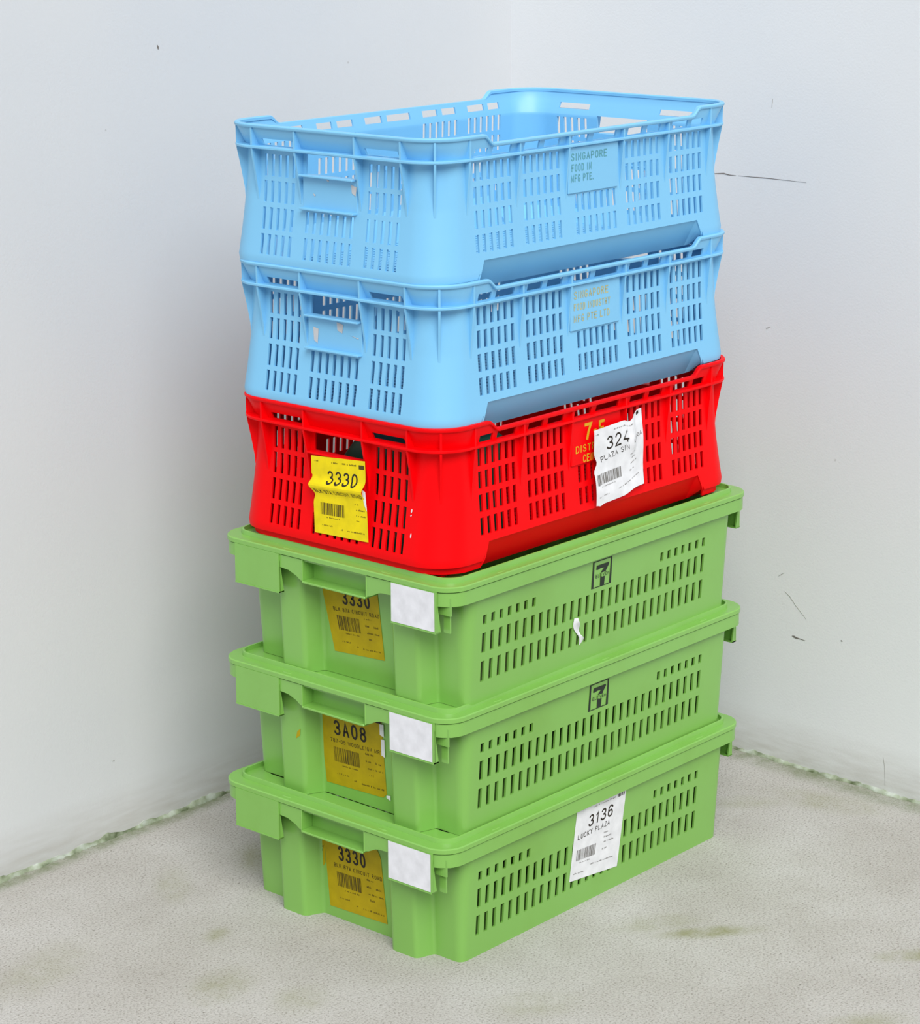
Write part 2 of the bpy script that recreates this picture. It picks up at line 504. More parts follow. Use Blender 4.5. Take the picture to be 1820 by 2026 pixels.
def paper(name, parent, shift, corners, normal, mats, items, wave=None, el=None, er=None, et=None, eb=None, lift=0.0004, nu=16, nv=20, props=None):
    """a printed sheet: corners TL,TR,BR,BL in crate coordinates, printing carried in the same mesh"""
    TL, TR, BR, BL = [Vector(c) for c in corners]
    nrm = Vector(normal)
    z = lambda t: 0.0
    wave = wave or (lambda u, v: 0.0)
    el, er, et, eb = el or z, er or z, et or z, eb or z
    def P(u, v, d=0.0):
        uu = u + el(v) * (1 - u) + er(v) * u
        vv = v + eb(u) * (1 - v) + et(u) * v
        return (TL * (1 - uu) + TR * uu) * vv + (BL * (1 - uu) + BR * uu) * (1 - vv) + nrm * (lift + wave(u, v) + d)
    bm = bmesh.new()
    grid_shell(bm, nu, nv, lambda i, j: True, lambda i, j, s: P(i / nu, j / nv, 0.0 if s == 0 else -0.00025))
    bm2 = bmesh.new()
    PP = lambda u, v: P(u, v, 0.00018)
    for it in items: it(bm2, PP)
    # normals of the printing face outwards
    for f in bm2.faces:
        f.normal_update()
        if f.normal.dot(nrm) < 0: f.normal_flip()
    bmesh.ops.recalc_face_normals(bm, faces=bm.faces[:])
    t = bpy.data.meshes.new('printing'); bm2.to_mesh(t); bm2.free()
    bm.from_mesh(t); bpy.data.meshes.remove(t)
    for v in bm.verts: v.co += shift
    me = bpy.data.meshes.new(name); bm.to_mesh(me); bm.free()
    for m in mats: me.materials.append(M[m])
    o = bpy.data.objects.new(name, me); COL.objects.link(o); o.parent = parent
    for k, v in (props or {}).items(): o[k] = v
    return o

def flat_print(name, parent, shift, P, mats, items, nrm, props=None):
    bm = bmesh.new(); P0 = P; P = lambda u, v: Vector(P0(u, v))
    for it in items: it(bm, P)
    for f in bm.faces:
        f.normal_update()
        if f.normal.dot(Vector(nrm)) < 0: f.normal_flip()
    for v in bm.verts: v.co += shift
    me = bpy.data.meshes.new(name); bm.to_mesh(me); bm.free()
    for m in mats: me.materials.append(M[m])
    o = bpy.data.objects.new(name, me); COL.objects.link(o); o.parent = parent
    for k, v in (props or {}).items(): o[k] = v
    return o

# ------------------------------------------------------------------ setting
WL = lambda x: 0.6556 + 0.0112 * x            # left wall face (seen on the left), y as a function of x
WR = lambda y: 0.8869 + 0.0464 * y            # right wall face, x as a function of y
CORNER = (0.9178, 0.6659)
def struct(name, bm, mat, **kw):
    o = build(name, bm, mat, **kw); o['kind'] = 'structure'; return o

bm = bmesh.new(); box(bm, -4.5, 1.2, -4.5, 1.0, -0.12, 0.0); struct('floor', bm, 'floor')
def slab(pts, z0, z1):
    b = bmesh.new()
    a = [b.verts.new((x, y, z0)) for x, y in pts]; c = [b.verts.new((x, y, z1)) for x, y in pts]
    b.faces.new(a[::-1]); b.faces.new(c)
    for i in range(len(pts)):
        j = (i + 1) % len(pts); b.faces.new((a[i], a[j], c[j], c[i]))
    return b
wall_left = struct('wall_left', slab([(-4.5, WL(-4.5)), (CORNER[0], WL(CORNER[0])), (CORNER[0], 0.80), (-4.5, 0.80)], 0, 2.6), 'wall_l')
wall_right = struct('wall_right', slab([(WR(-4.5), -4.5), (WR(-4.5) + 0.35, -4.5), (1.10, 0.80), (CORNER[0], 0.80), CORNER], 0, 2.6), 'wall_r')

def fillet_strip(name, start, end, inward, seed, hmin, hmax, dmin, dmax):
    rnd = random.Random(seed); b = bmesh.new()
    s, e = Vector((*start, 0)), Vector((*end, 0)); nrm = Vector((*inward, 0)).normalized()
    n = int((e - s).length / 0.006)
    ctrl = [(rnd.random(), rnd.random()) for _ in range(n // 4 + 4)]
    fine = [(rnd.random(), rnd.random()) for _ in range(n + 2)]
    secs = []
    for k in range(n + 1):
        t = k / 4; i = int(t); f = smooth(t - i)
        h = lerp(hmin, hmax, lerp(ctrl[i][0], ctrl[i + 1][0], f)) + 0.0022 * (fine[k][0] - 0.5)
        d = lerp(dmin, dmax, lerp(ctrl[i][1], ctrl[i + 1][1], f)) + 0.0035 * (fine[k][1] - 0.5)
        p = s.lerp(e, k / n)
        up = Vector((0, 0, 1))
        secs.append([p - nrm * 0.01, p + nrm * d, p + nrm * (d * 0.95) + up * (h * 0.25), p + nrm * (d * 0.5) + up * (h * 0.7), p + nrm * 0.0012 + up * h, p - nrm * 0.01 + up * h])
    loft(b, secs, closed=False)
    return struct(name, b, 'mortar', angle=60)
fillet_strip('trim_1', (-1.2, WL(-1.2)), (CORNER[0], WL(CORNER[0])), (0.0112, -1), 4, 0.003, 0.0095, 0.002, 0.0060)
fillet_strip('trim_2', CORNER, (WR(-1.2), -1.2), (-1, 0.0464), 9, 0.002, 0.0060, 0.003, 0.0080)

def ribbon(name, parent, pts, widths, mat, normal):
    b = bmesh.new(); nrm = Vector(normal).normalized()
    for i in range(len(pts) - 1):
        pass
    prev = None
    for i, p in enumerate(pts):
        p = Vector(p)
        t = (Vector(pts[min(i + 1, len(pts) - 1)]) - Vector(pts[max(i - 1, 0)])).normalized()
        s = t.cross(nrm).normalized() * widths[i] * 0.5
        cur = [b.verts.new(p + s + nrm * 0.0004), b.verts.new(p - s + nrm * 0.0004), b.verts.new(p - s - nrm * 0.0003), b.verts.new(p + s - nrm * 0.0003)]
        if prev:
            for j in range(4): b.faces.new((prev[j], cur[j], cur[(j + 1) % 4], prev[(j + 1) % 4]))
        else: b.faces.new(cur)
        prev = cur
    b.faces.new(prev[::-1])
    return build(name, b, mat, parent, angle=60)
NR = (-1, 0.0464, 0)
NLW = (0.0112, -1, 0)
on_r = lambda l: [(WR(y), y, z) for y, z in l]
ribbon('hairline_crack', wall_right, on_r([(0.32, 0.8800), (0.259, 0.8818), (0.2393, 0.8838), (0.2289, 0.8824), (0.2168, 0.8826)]), [.0004, .0009, .0018, .0012, .0004], 'crack', NR)
ribbon('hairline_crack', wall_right, on_r([(0.213, 0.8827), (0.1881, 0.8830), (0.170, 0.8834), (0.1533, 0.8835), (0.125, 0.8833), (0.0904, 0.8831)]), [.0003, .0007, .0012, .0008, .0004, .0001], 'crack', NR)
ribbon('plaster_chip', wall_right, on_r([(0.0976, 0.2022), (0.094, 0.2018), (0.0900, 0.2006), (0.0837, 0.2006), (0.0735, 0.2000)]), [.0006, .0030, .0026, .0013, .0004], 'crack', NR)
ribbon('scratch_mark', wall_right, on_r([(0.1525, 0.9996), (0.1532, 0.993), (0.154, 0.9864)]), [.0003, .0007, .0003], 'scuff', NR)
ribbon('scratch_mark', wall_right, on_r([(0.1562, 0.6616), (0.1525, 0.6632), (0.148, 0.6655)]), [.0016, .0009, .0003], 'scuff', NR)
ribbon('scratch_mark', wall_right, on_r([(0.1249, 0.2892), (0.1195, 0.2930), (0.1139, 0.2968)]), [.0004, .0010, .0004], 'scuff', NR)
ribbon('scratch_mark', wall_right, on_r([(0.1123, 0.2682), (0.103, 0.262), (0.0916, 0.2500), (0.082, 0.242), (0.0726, 0.2335)]), [.0004, .0010, .0008, .0008, .0003], 'scuff', NR)
ribbon('scratch_mark', wall_right, on_r([(-0.0702, 0.0543), (-0.0726, 0.040), (-0.0745, 0.012)]), [.0003, .0007, .0003], 'scuff', NR)
ribbon('plaster_chip', wall_right, on_r([(0.0100, 0.2142), (0.0086, 0.2139), (0.0070, 0.2134)]), [.0006, .0022, .0006], 'crack', NR)
on_l = lambda l: [(x, WL(x), z) for x, z in l]
ribbon('plaster_chip', wall_left, on_l([(0.1645, 1.0975), (0.1655, 1.0945), (0.1662, 1.0915)]), [.0010, .0030, .0008], 'crack', NLW)
ribbon('plaster_chip', wall_left, on_l([(0.0400, 0.1122), (0.0429, 0.1119), (0.0445, 0.1115)]), [.0004, .0014, .0004], 'scuff', NLW)

# ------------------------------------------------------------------ solid-sided green crates
GL, GW, GP = 0.6302, 0.40, 0.16467
GS = Vector((-GL / 2, -GW / 2, 0))
Z_PLATE0, Z_PLATE, Z_LIP = 0.158, 0.1642, 0.1705
SLOT_X = [0.0722 + i * 0.01565 for i in range(30)]
SLOT_W = 0.0068
ROWS = [(0.029, 0.0555), (0.0665, 0.092), (0.103, 0.115)]

def green_outline(z):
    t = z / 0.15
    y0 = 0.0185 - 0.067 * z
    y1 = 0.373 + 0.067 * z
    xc = 0.0475 - 0.04 * z
    xr = 0.0468 - 0.038 * z
    xf = 0.0218 - 0.043 * z
    X1 = 0.590
    e0 = X1 + 0.04 * z
    er = X1 + 0.0007 + 0.038 * z
    ef = X1 + 0.0257 + 0.043 * z
    rc = 0.012 + 0.008 * t
    k = [((xc, y0), rc), ((e0, y0), rc),
         ((e0, .062), .004), ((ef, .070), .006), ((ef, .112), .006), ((er, .1225), .004),
         ((er, .2537), .004), ((ef, .265), .006), ((ef, .306), .006), ((e0, .314), .004),
         ((e0, y1), rc), ((xc, y1), rc),
         ((xc, .314), .004), ((xf, .306), .006), ((xf, .265), .006), ((xr, .2537), .004),
         ((xr, .1225), .004), ((xf, .112), .006), ((xf, .070), .006), ((xc, .062), .004)]
    return k

def filleted(k, n=6):
    pts = []; N = len(k)
    for i in range(N):
        p = Vector(k[i][0]); a = Vector(k[i - 1][0]); b = Vector(k[(i + 1) % N][0]); r = k[i][1]
        d1 = (a - p); d2 = (b - p)
        t = min(r, d1.length * 0.45, d2.length * 0.45)
        d1.normalize(); d2.normalize()
        for s in range(n + 1):
            u = s / n
            q = (p + d1 * t) * (1 - u) ** 2 + p * 2 * u * (1 - u) + (p + d2 * t) * u * u
            pts.append((q.x, q.y))
        nxt = k[(i + 1) % N]
        if i == 0 or i == 10:   # the two long faces carry the slots
            xs = sorted([x for x in SLOT_X] + [x + SLOT_W for x in SLOT_X])
            if i == 10: xs = xs[::-1]
            y = p.y
            pts += [(x, y) for x in xs]
    return pts

def outward(pts):
    n = len(pts); out = []
    for i in range(n):
        a = Vector(pts[i - 1]); b = Vector(pts[(i + 1) % n]); d = (b - a).normalized()
        out.append((d.y, -d.x))
    return out

_g_parts = {}
def green_meshes():
    zs = sorted({0.0, 0.003, 0.14, 0.1605} | {z for r in ROWS for z in r})
    O0 = filleted(green_outline(0)); O1 = filleted(green_outline(0.15))
    N0 = outward(O0); n = len(O0)
    def plan(i, z, d=0.0):
        t = z / 0.15
        x = lerp(O0[i][0], O1[i][0], t) - N0[i][0] * d; y = lerp(O0[i][1], O1[i][1], t) - N0[i][1] * d
        return x, y
    def is_hole(i, j):
        a = O0[i]; b = O0[(i + 1) % n]
        if abs(a[1] - b[1]) > 1e-6 or abs(a[0] - b[0]) > SLOT_W * 1.05: return False
        mx_ = (a[0] + b[0]) / 2
        hit = [q for q, x in enumerate(SLOT_X) if x < mx_ < x + SLOT_W]
        if not hit or not (a[1] < 0.03 or a[1] > 0.36): return False
        zm = (zs[j] + zs[j + 1]) / 2
        for r, (z0, z1) in enumerate(ROWS):
            if z0 < zm < z1: return r < 2 or hit[0] < 7 or hit[0] > 22
        return False
    bm = bmesh.new()
    grid_shell(bm, n, len(zs) - 1, lambda i, j: not is_hole(i, j), lambda i, j, s: (*plan(i, zs[j], 0.0028 * s), zs[j]), closed=True)
    side = bm
    bm = bmesh.new()   # floor of the crate
    a = [bm.verts.new((*plan(i, 0, 0.0015), 0.0004)) for i in range(n)]; c = [bm.verts.new((*plan(i, 0.003, 0.0015), 0.0035)) for i in range(n)]
    bm.faces.new(a[::-1]); bm.faces.new(c)
    for i in range(n): bm.faces.new((a[i], a[(i + 1) % n], c[(i + 1) % n], c[i]))
    base = bm
    # rim: plate, raised lip
    RG = 0.0334
    A = rrect(0, 0, GL, GW, RG); A2 = rrect(0.0015, 0.0015, GL - 0.0015, GW - 0.0015, RG - 0.0015)
    Lo = rrect(0.0172, 0.0137, GL - 0.0172, GW - 0.0137, 0.024); Lo2 = rrect(0.0182, 0.0147, GL - 0.0182, GW - 0.0147, 0.023)
    Li = rrect(0.0208, 0.0172, GL - 0.0208, GW - 0.0172, 0.021); I = rrect(0.052, 0.030, GL - 0.052, GW - 0.030, 0.02)
    bm = bmesh.new(); secs = []
    for k in range(len(A)):
        secs.append([(*A[k], Z_PLATE0), (*A[k], Z_PLATE - 0.0012), (*A2[k], Z_PLATE), (*Lo[k], Z_PLATE), (*Lo2[k], Z_LIP - 0.0005), (*lerp2(Lo2[k], Li[k], .5), Z_LIP), (*Li[k], Z_LIP - 0.0005), (*Li[k], Z_PLATE), (*I[k], Z_PLATE), (*I[k], Z_PLATE0 + 0.0025), (*Li[k], Z_PLATE0)])
    loft(bm, secs)
    for (x, y, ax) in [(GL * .16, .0075, 0), (GL * .5, .0075, 0), (GL * .84, .0075, 0), (.0085, GW * .28, 1), (.0085, GW * .70, 1), (GL - .0085, GW * .28, 1), (GL - .0085, GW * .70, 1)]:
        r = bmesh.ops.create_uvsphere(bm, u_segments=14, v_segments=6, radius=1)
        for v in r['verts']:
            sx_, sy_ = (0.0085, 0.0022) if ax == 0 else (0.0022, 0.0085)
            v.co = Vector((v.co.x * sx_ + x, v.co.y * sy_ + y, v.co.z * 0.0009 + Z_PLATE))
    rim = bm
    # skirt under the plate
    base_pts = []
    RS = RG - 0.0016; o = 0.0016
    raw = rrect(o, o, GL - o, GW - o, RS)
    end_y = [.0950, .1133, .120, .130, .139, .247, .252, .2583, .272, .2872]
    per = len(raw) // 4
    st = raw[:per] + [(GL - o, y) for y in end_y] + raw[per:3 * per] + [(o, y) for y in end_y[::-1]] + raw[3 * per:]
    ns = outward(st); m_ = len(st)
    tab = [(0, .1400), (.0950, .1400), (.1133, .1394), (.120, .1375), (.130, .1325), (.139, .1298), (.247, .1290), (.252, .1302), (.2583, .1343), (.272, .1392), (.2872, .1403), (.4, .1403)]
    def zb(i):
        x, y = st[i]
        if x < 0.012 or x > GL - 0.012: return interp(tab, y)
        return 0.1397
    def is_h(i, j):
        a, b = st[i], st[(i + 1) % m_]
        if abs(a[0] - b[0]) > 1e-5: return False
        return .139 < (a[1] + b[1]) / 2 < .247
    bm = bmesh.new()
    def sp(i, j, s):
        z = lerp(zb(i), Z_PLATE0 - 0.0014, j / 2)
        return (st[i][0] - ns[i][0] * 0.0025 * s, st[i][1] - ns[i][1] * 0.0025 * s, z)
    grid_shell(bm, m_, 2, lambda i, j: not is_h(i, j), sp, closed=True)
    c1 = rrect(.0038, .0038, GL - .0038, GW - .0038, RG - .0038); c2 = rrect(.0052, .0052, GL - .0052, GW - .0052, RG - .0052)
    loft(bm, [[(*c1[k], .1545), (*c1[k], Z_PLATE0 + .001), (*c2[k], Z_PLATE0 + .001), (*c2[k], .1545)] for k in range(len(c1))])
    for fx in (0,):   # little gussets under the corners
        for (x0, x1, y0, y1, z0, z1) in ((.0110, .0132, .0096, .0275, .128, .150), (.0150, .0170, .0140, .0240, .105, .150)):
            box(bm, *( (x0, x1) if not fx else (GL - x1, GL - x0) ), y0, y1, z0, z1)
    skirt = bm
    def handle(fx):
        bm = bmesh.new()
        X = lambda a, b: (a, b) if not fx else (GL - b, GL - a)
        box(bm, *X(.0205, .0230), .139, .247, .1272, .1590)
        box(bm, *X(-.0006, .0230), .139, .247, .1270, .1298)
        box(bm, *X(.0010, .0230), .1370, .1392, .1290, .1590)
        box(bm, *X(.0010, .0230), .2468, .2490, .1285, .1590)
        bmesh.ops.bevel(bm, geom=bm.edges[:], offset=0.0007, segments=1, affect='EDGES')
        return bm
    def pad(fx, hi):
        bm = bmesh.new()
        y0, y1 = (.0228, .0956) if not hi else (.2870, .3660)
        zb_ = .1062
        # shallow tray open at the back: face and three returns
        pts = [(y0, zb_), (y1, zb_), (y1, .1578), (y0, .1578)]
        def V(x, y, z): return bm.verts.new((x if not fx else GL - x, y, z))
        box(bm, *((-.0006, .0018) if not fx else (GL - .0018, GL + .0006)), y0, y1, zb_, .1578)
        for (a, b) in ((y0, y0 + .0022), (y1 - .0022, y1)):
            va = [V(.0012, a, zb_), V(.0085, a, zb_), V(.0012, a, .150), V(.0012, b, zb_), V(.0085, b, zb_), V(.0012, b, .150)]
            for f in ((0, 1, 2), (3, 5, 4), (0, 3, 4, 1), (1, 4, 5, 2), (0, 2, 5, 3)): bm.faces.new([va[i] for i in f])
        box(bm, *((-.0012, .0085) if not fx else (GL - .0085, GL + .0012)), y0, y1, zb_, zb_ + .0016)
        return bm
    return side, base, rim, skirt, handle, pad

def lerp2(a, b, t): return (lerp(a[0], b[0], t), lerp(a[1], b[1], t))

def make_green(loc, rz, label):
    t = thing('storage_crate', label, 'crate', loc, rz, 'green crates at the foot of the stack')
    side, base, rim, skirt, handle, pad = green_meshes()
    build('side_wall', side, 'green', t, GS)
    build('base', base, 'green', t, GS)
    build('rim', rim, 'green', t, GS)
    build('skirt', skirt, 'green', t, GS)
    for fx in (0, 1):
        build('handle', handle(fx), 'green', t, GS)
        for hi in (0, 1):
            build('end_pad', pad(fx, hi), 'green', t, GS)
    return t

def copy_tree(o, parent=None):
    c = o.copy(); COL.objects.link(c)
    if parent is not None: c.parent = parent
    for ch in list(o.children): copy_tree(ch, c)
    return c

G_POS = [(0.3170, 0.2003, 0.00014), (0.3234, 0.2014, -0.00008), (0.3236, 0.1981, 0.0033)]
G_LAB = ['green crate standing on the concrete floor at the bottom of the stack',
         'green crate whose yellow end label reads 3A08, between two other green crates',
         'green crate directly under the red crate, scrap of white tape on its slots']
greens = [make_green((G_POS[0][0], G_POS[0][1], 0.0), G_POS[0][2], G_LAB[0])]
for i in (1, 2):
    g_ = copy_tree(greens[0])
    g_.location = (G_POS[i][0], G_POS[i][1], i * GP); g_.rotation_euler = (0, 0, G_POS[i][2])
    g_['label'] = G_LAB[i]
    greens.append(g_)

# blank white cards on the near pads
for g_ in greens:
    paper('label_card', g_, GS, [(-.0006, .0949, .1570), (-.0006, .0250, .1570), (-.0006, .0250, .1086), (-.0006, .0949, .1086)], (-1, 0, 0), ['card'], [], nu=4, nv=4, props={'label': 'blank white card'})

def T(*a, **k): return lambda bm, P: add_text(bm, P, *a, **k)
def D(*a, **k): return lambda bm, P: add_dashes(bm, P, *a, **k)
def B(*a, **k): return lambda bm, P: add_barcode(bm, P, *a, **k)
def RC(*a, **k): return lambda bm, P: add_rect(bm, P, *a, **k)
def PG(*a, **k): return lambda bm, P: add_poly(bm, P, *a, **k)

def yellow_items(number, line, seed, n0=.28, n1=.80):
    return [T(number, n0, n1, .622, .805, bold=0.012), T(line, .14, .985, .525, .575, bold=0.012, mi=2),
            B(.18, .60, .29, .47, seed, mi=2), D(.30, .56, .245, .020, seed + 1, mi=2),
            D(.70, .84, .475, .022, seed + 2, mi=2), D(.70, .78, .385, .028, seed + 3, mi=2), D(.86, .95, .385, .028, seed + 3, mi=2), D(.72, .98, .30, .022, seed + 4, mi=2), D(.74, .82, .22, .03, seed + 5, mi=2),
            D(.20, .40, .135, .020, seed + 6, mi=2), D(.48, .52, .095, .022, seed + 7, mi=2), D(.60, .97, .085, .022, seed + 8, mi=2),
            D(.06, .16, .935, .018, seed + 9, mi=2), D(.40, .90, .935, .02, seed + 10, mi=2), RC(.91, .99, .905, .96)]
rx = lambda z: 0.0468 - 0.038 * z
LB = lambda y, z: (rx(z) - .0002, y, z)
paper('paper_label', greens[2], GS, [LB(.2580, .1320), LB(.1585, .1375), LB(.1490, .0350), LB(.2350, .0300)], (-1, 0, 0), ['yellow_shaded', 'ink', 'ink_brown'],
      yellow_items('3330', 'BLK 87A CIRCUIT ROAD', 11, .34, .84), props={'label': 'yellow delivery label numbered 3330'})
paper('paper_label', greens[1], GS, [LB(.2590, .1240), LB(.1490, .1270), LB(.1440, .0180), LB(.2495, .0150)], (-1, 0, 0), ['yellow_shaded', 'ink', 'ink_brown'],
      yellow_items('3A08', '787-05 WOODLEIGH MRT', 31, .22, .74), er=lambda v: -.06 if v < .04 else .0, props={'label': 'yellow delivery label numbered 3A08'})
for (y0, y1, z0, z1) in ((.1445, .1515, .100, .116), (.1440, .1500, .073, .096), (.1375, .1440, .0170, .0225)):
    paper('tape_scrap', greens[1], GS, [LB(y1, z1), LB(y0, z1 + .001), LB(y0, z0), LB(y1, z0 + .002)], (-1, 0, 0), ['white'], [], nu=4, nv=4, lift=.0011)
paper('paper_label', greens[0], GS, [LB(.2490, .1230), LB(.1500, .1250), LB(.1410, .0170), LB(.2420, .0140)], (-1, 0, 0), ['yellow_shaded', 'ink', 'ink_brown'],
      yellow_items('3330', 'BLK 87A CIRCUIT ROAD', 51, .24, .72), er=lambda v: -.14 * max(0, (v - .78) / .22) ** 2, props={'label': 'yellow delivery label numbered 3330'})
paper('paper_label', greens[0], GS, [LB(.2580, .1230), LB(.2480, .1230), LB(.2475, .0720), LB(.2560, .0610)], (-1, 0, 0), ['yellow_shaded', 'ink'], [T('7', .35, .8, .36, .48)], nu=5, nv=8, lift=.0002, props={'label': 'torn strip of an older yellow label'})

ry = lambda z: 0.0185 - 0.067 * z
LF = lambda x, z: (x, ry(z) - .0002, z)
paper('paper_label', greens[0], GS, [LF(.2650, .1375), LF(.3690, .1385), LF(.3590, .0295), LF(.2570, .0400)], (0, -1, 0), ['white', 'ink', 'ink_grey'],
      [T('3136', .27, .76, .70, .86, bold=0.006, slant=.02), T('LUCKY PLAZA', .075, .72, .585, .655, slant=.04), B(.09, .48, .27, .42, 71, mi=2), D(.16, .40, .225, .014, 72, mi=2),
       D(.62, .74, .515, .02, 73, mi=2), D(.63, .82, .455, .022, 74, mi=2), D(.64, .84, .39, .02, 75, mi=2), D(.62, .72, .30, .024, 76, mi=2),
       D(.06, .28, .085, .018, 77, mi=2), D(.40, .88, .15, .018, 78, mi=2), D(.35, .80, .935, .018, 79, mi=2), B(.83, .97, .925, .965, 80)], props={'label': 'white delivery label reading 3136 LUCKY PLAZA'})

def logo(parent):
    x0, x1, z0, z1 = .2853, .3262, .0985, .1345
    P = lambda u, v: (lerp(x0, x1, u), ry(lerp(z0, z1, v)) - .0004, lerp(z0, z1, v))
    items = [PG([(-.01, 0), (.10, .0), (.085, 1), (.015, 1)]), PG([(.89, 0), (1.0, 0), (.985, 1), (.925, 1)]),
             RC(.09, .90, .0, .030), RC(.08, .93, .97, 1.0),
             PG([(.19, .68), (.22, .83), (.84, .83), (.84, .76), (.70, .56), (.47, .56), (.60, .68), (.40, .69), (.28, .66)]),
             PG([(.43, .03), (.64, .03), (.655, .37), (.70, .56), (.47, .56), (.425, .37)]),
             ]
    o = flat_print('logo_print', parent, GS, P, ['ink_dark', 'ink_dark', 'green'], [lambda b, P_, it=it: it(b, P_) for it in items] , (0, -1, 0), props={'label': 'dark printed shop logo'})
    P2 = lambda u, v: (lerp(x0, x1, u), ry(lerp(z0, z1, v)) - .0007, lerp(z0, z1, v))
    P3 = lambda u, v: (lerp(x0, x1, u), ry(lerp(z0, z1, v)) - .0010, lerp(z0, z1, v))
    flat_print('logo_band', o, GS, P2, ['green', 'green'], [RC(.41, .70, .355, .515)], (0, -1, 0))
    flat_print('logo_lettering', o, GS, P3, ['ink_dark', 'ink_dark'], [T('ELEVEn', .17, .85, .37, .50, bold=0.01)], (0, -1, 0))
logo(greens[1]); logo(greens[2])
# torn tape hanging over the slots of the top green crate
paper('tape_scrap', greens[2], GS, [LF(.2495, .0680), LF(.2600, .0670), LF(.2715, .0330), LF(.2655, .0285)], (0, -1, 0), ['white'], [], nu=8, nv=12, lift=.0012,
      wave=lambda u, v: .0025 * math.sin(9 * v) * u, el=lambda v: .35 * math.sin(v * 7), er=lambda v: .25 * math.sin(v * 11 + 1), props={'label': 'torn scrap of white tape'})
paper('tape_scrap', greens[1], GS, [LB(.2735, .0850), LB(.2680, .0890), LB(.2690, .0800), LB(.2770, .0740)], (-1, 0, 0), ['yellow_shaded'], [], nu=4, nv=5, lift=.0256)

# ------------------------------------------------------------------ basket-sided blue and red crates
BL_, BW, BH = 0.6052, 0.3655, 0.172
BS = Vector((-BL_ / 2, -BW / 2, 0.0145))
BR = 0.0516
RIB_X = [.0625, .1540, .2480, .3572, .4512, .5427]
RIB_Y = [.0583, .1326, .2329, .3072]
def slots(x0, x1, n, w):
    p = (x1 - x0 - w) / (n - 1)
    return [(x0 + i * p, x0 + i * p + w) for i in range(n)]
mirx = lambda l: [(BL_ - b, BL_ - a) for a, b in l]
miry = lambda l: [(BW - b, BW - a) for a, b in l]
bay1 = slots(.0750, .1440, 6, .0061); bay2 = slots(.1668, .2368, 6, .0061); bay3 = slots(.2652, .3460, 7, .0061)
LROWS = [(.1165, .1380), (.0885, .1100), (.0600, .0816), (.0313, .0530)]
HOL_L = [(a, b, z0, z1) for bay in (bay1, bay2, mirx(bay1), mirx(bay2)) for a, b in bay for z0, z1 in LROWS]
HOL_L += [(a, b, z0, z1) for a, b in bay3 for z0, z1 in LROWS[2:]]
WIN_L = [(.0750, .0990), (.1075, .1420), (.1668, .1950), (.2045, .2345), (.2575, .2900), (.3000, .3460)]
WIN_L = WIN_L + mirx(WIN_L[:4])
HOL_L += [(a, b, .1460, .1550) for a, b in WIN_L]
eA = slots(.0680, .1212, 5, .0053); eM = slots(.1428, .2228, 7, .0055)
EROWS = [(.1075, .1345), (.0755, .1020), (.0420, .0693), (.0112, .0365)]
HOL_E = [(a, b, z0, z1) for bay in (eA, miry(eA)) for a, b in bay for z0, z1 in EROWS]
HOL_E += [(a, b, z0, z1) for a, b in eM for z0, z1 in ((.0434, .0690), (.0105, .0372))]
HOL_E += [(.0690, .1225, .1460, .1540), (BW - .1225, BW - .0690, .1460, .1540)]
HOL_E += [(.1395, .2260, .1150, .1390)]

def top_z(x):
    if x < .087 or x > BL_ - .087: return BH
    d = min(x, BL_ - x)
    return BH - .0110 * smooth((d - .087) / .018)
def bot_z(x):
    d = min(x, BL_ - x)
    return lerp(-.009, .0220, max(0, min(1, (d - .075) / .0135)))
INS = [(-.009, .0098), (-.0012, .0098), (.0, .0030), (.006, .0022), (.03, .0060), (.06, .0102), (.085, .0132), (.110, .0150), (.138, .0165), (.1415, .0152), (.1655, .0035), (.172, .0035)]
def inset(z, f): return .0022 + (interp(INS, z) - .0022) * f

def stations():
    """outline of the rim, counter-clockwise; each: x, y, nx, ny, face, coordinate, depth factor"""
    xl = sorted({round(v, 6) for h in HOL_L for v in h[:2]} | {BR, BL_ - BR} | {round(v, 6) for d in (.075, .079, .084, .0885, .087, .092, .097, .101, .105) for v in (d, BL_ - d)})
    yl = sorted({round(v, 6) for h in HOL_E for v in h[:2]} | {BR, BW - BR})
    xl = [x for i, x in enumerate(xl) if i == 0 or x - xl[i - 1] > 1e-5]
    S = []
    def arc(cx, cy, a0):
        for k in range(1, 12):
            a = math.radians(a0 + 90 * k / 12)
            c, s = math.cos(a), math.sin(a)
            w = abs(c); f = lerp(.55, 1.0, smooth(w * 1.6))
            S.append((cx + BR * c, cy + BR * s, c, s, 'C', 0, f))
    for x in xl: S.append((x, 0, 0, -1, 'L', x, .55))
    arc(BL_ - BR, BR, -90)
    for y in yl: S.append((BL_, y, 1, 0, 'E', y, 1.0))
    arc(BL_ - BR, BW - BR, 0)
    for x in xl[::-1]: S.append((x, BW, 0, 1, 'L', x, .55))
    arc(BR, BW - BR, 90)
    for y in yl[::-1]: S.append((0, y, -1, 0, 'E', y, 1.0))
    arc(BR, BR, 180)
    return S
ST = stations()
def zmap(s, z):
    if s[4] == 'L':
        t_, b_ = top_z(s[0]), bot_z(s[0])
        if z > .156: return .156 + (z - .156) * (t_ - .156) / (BH - .156)
        if z < .029: return b_ + (z + .009) * (.029 - b_) / .038
    return z

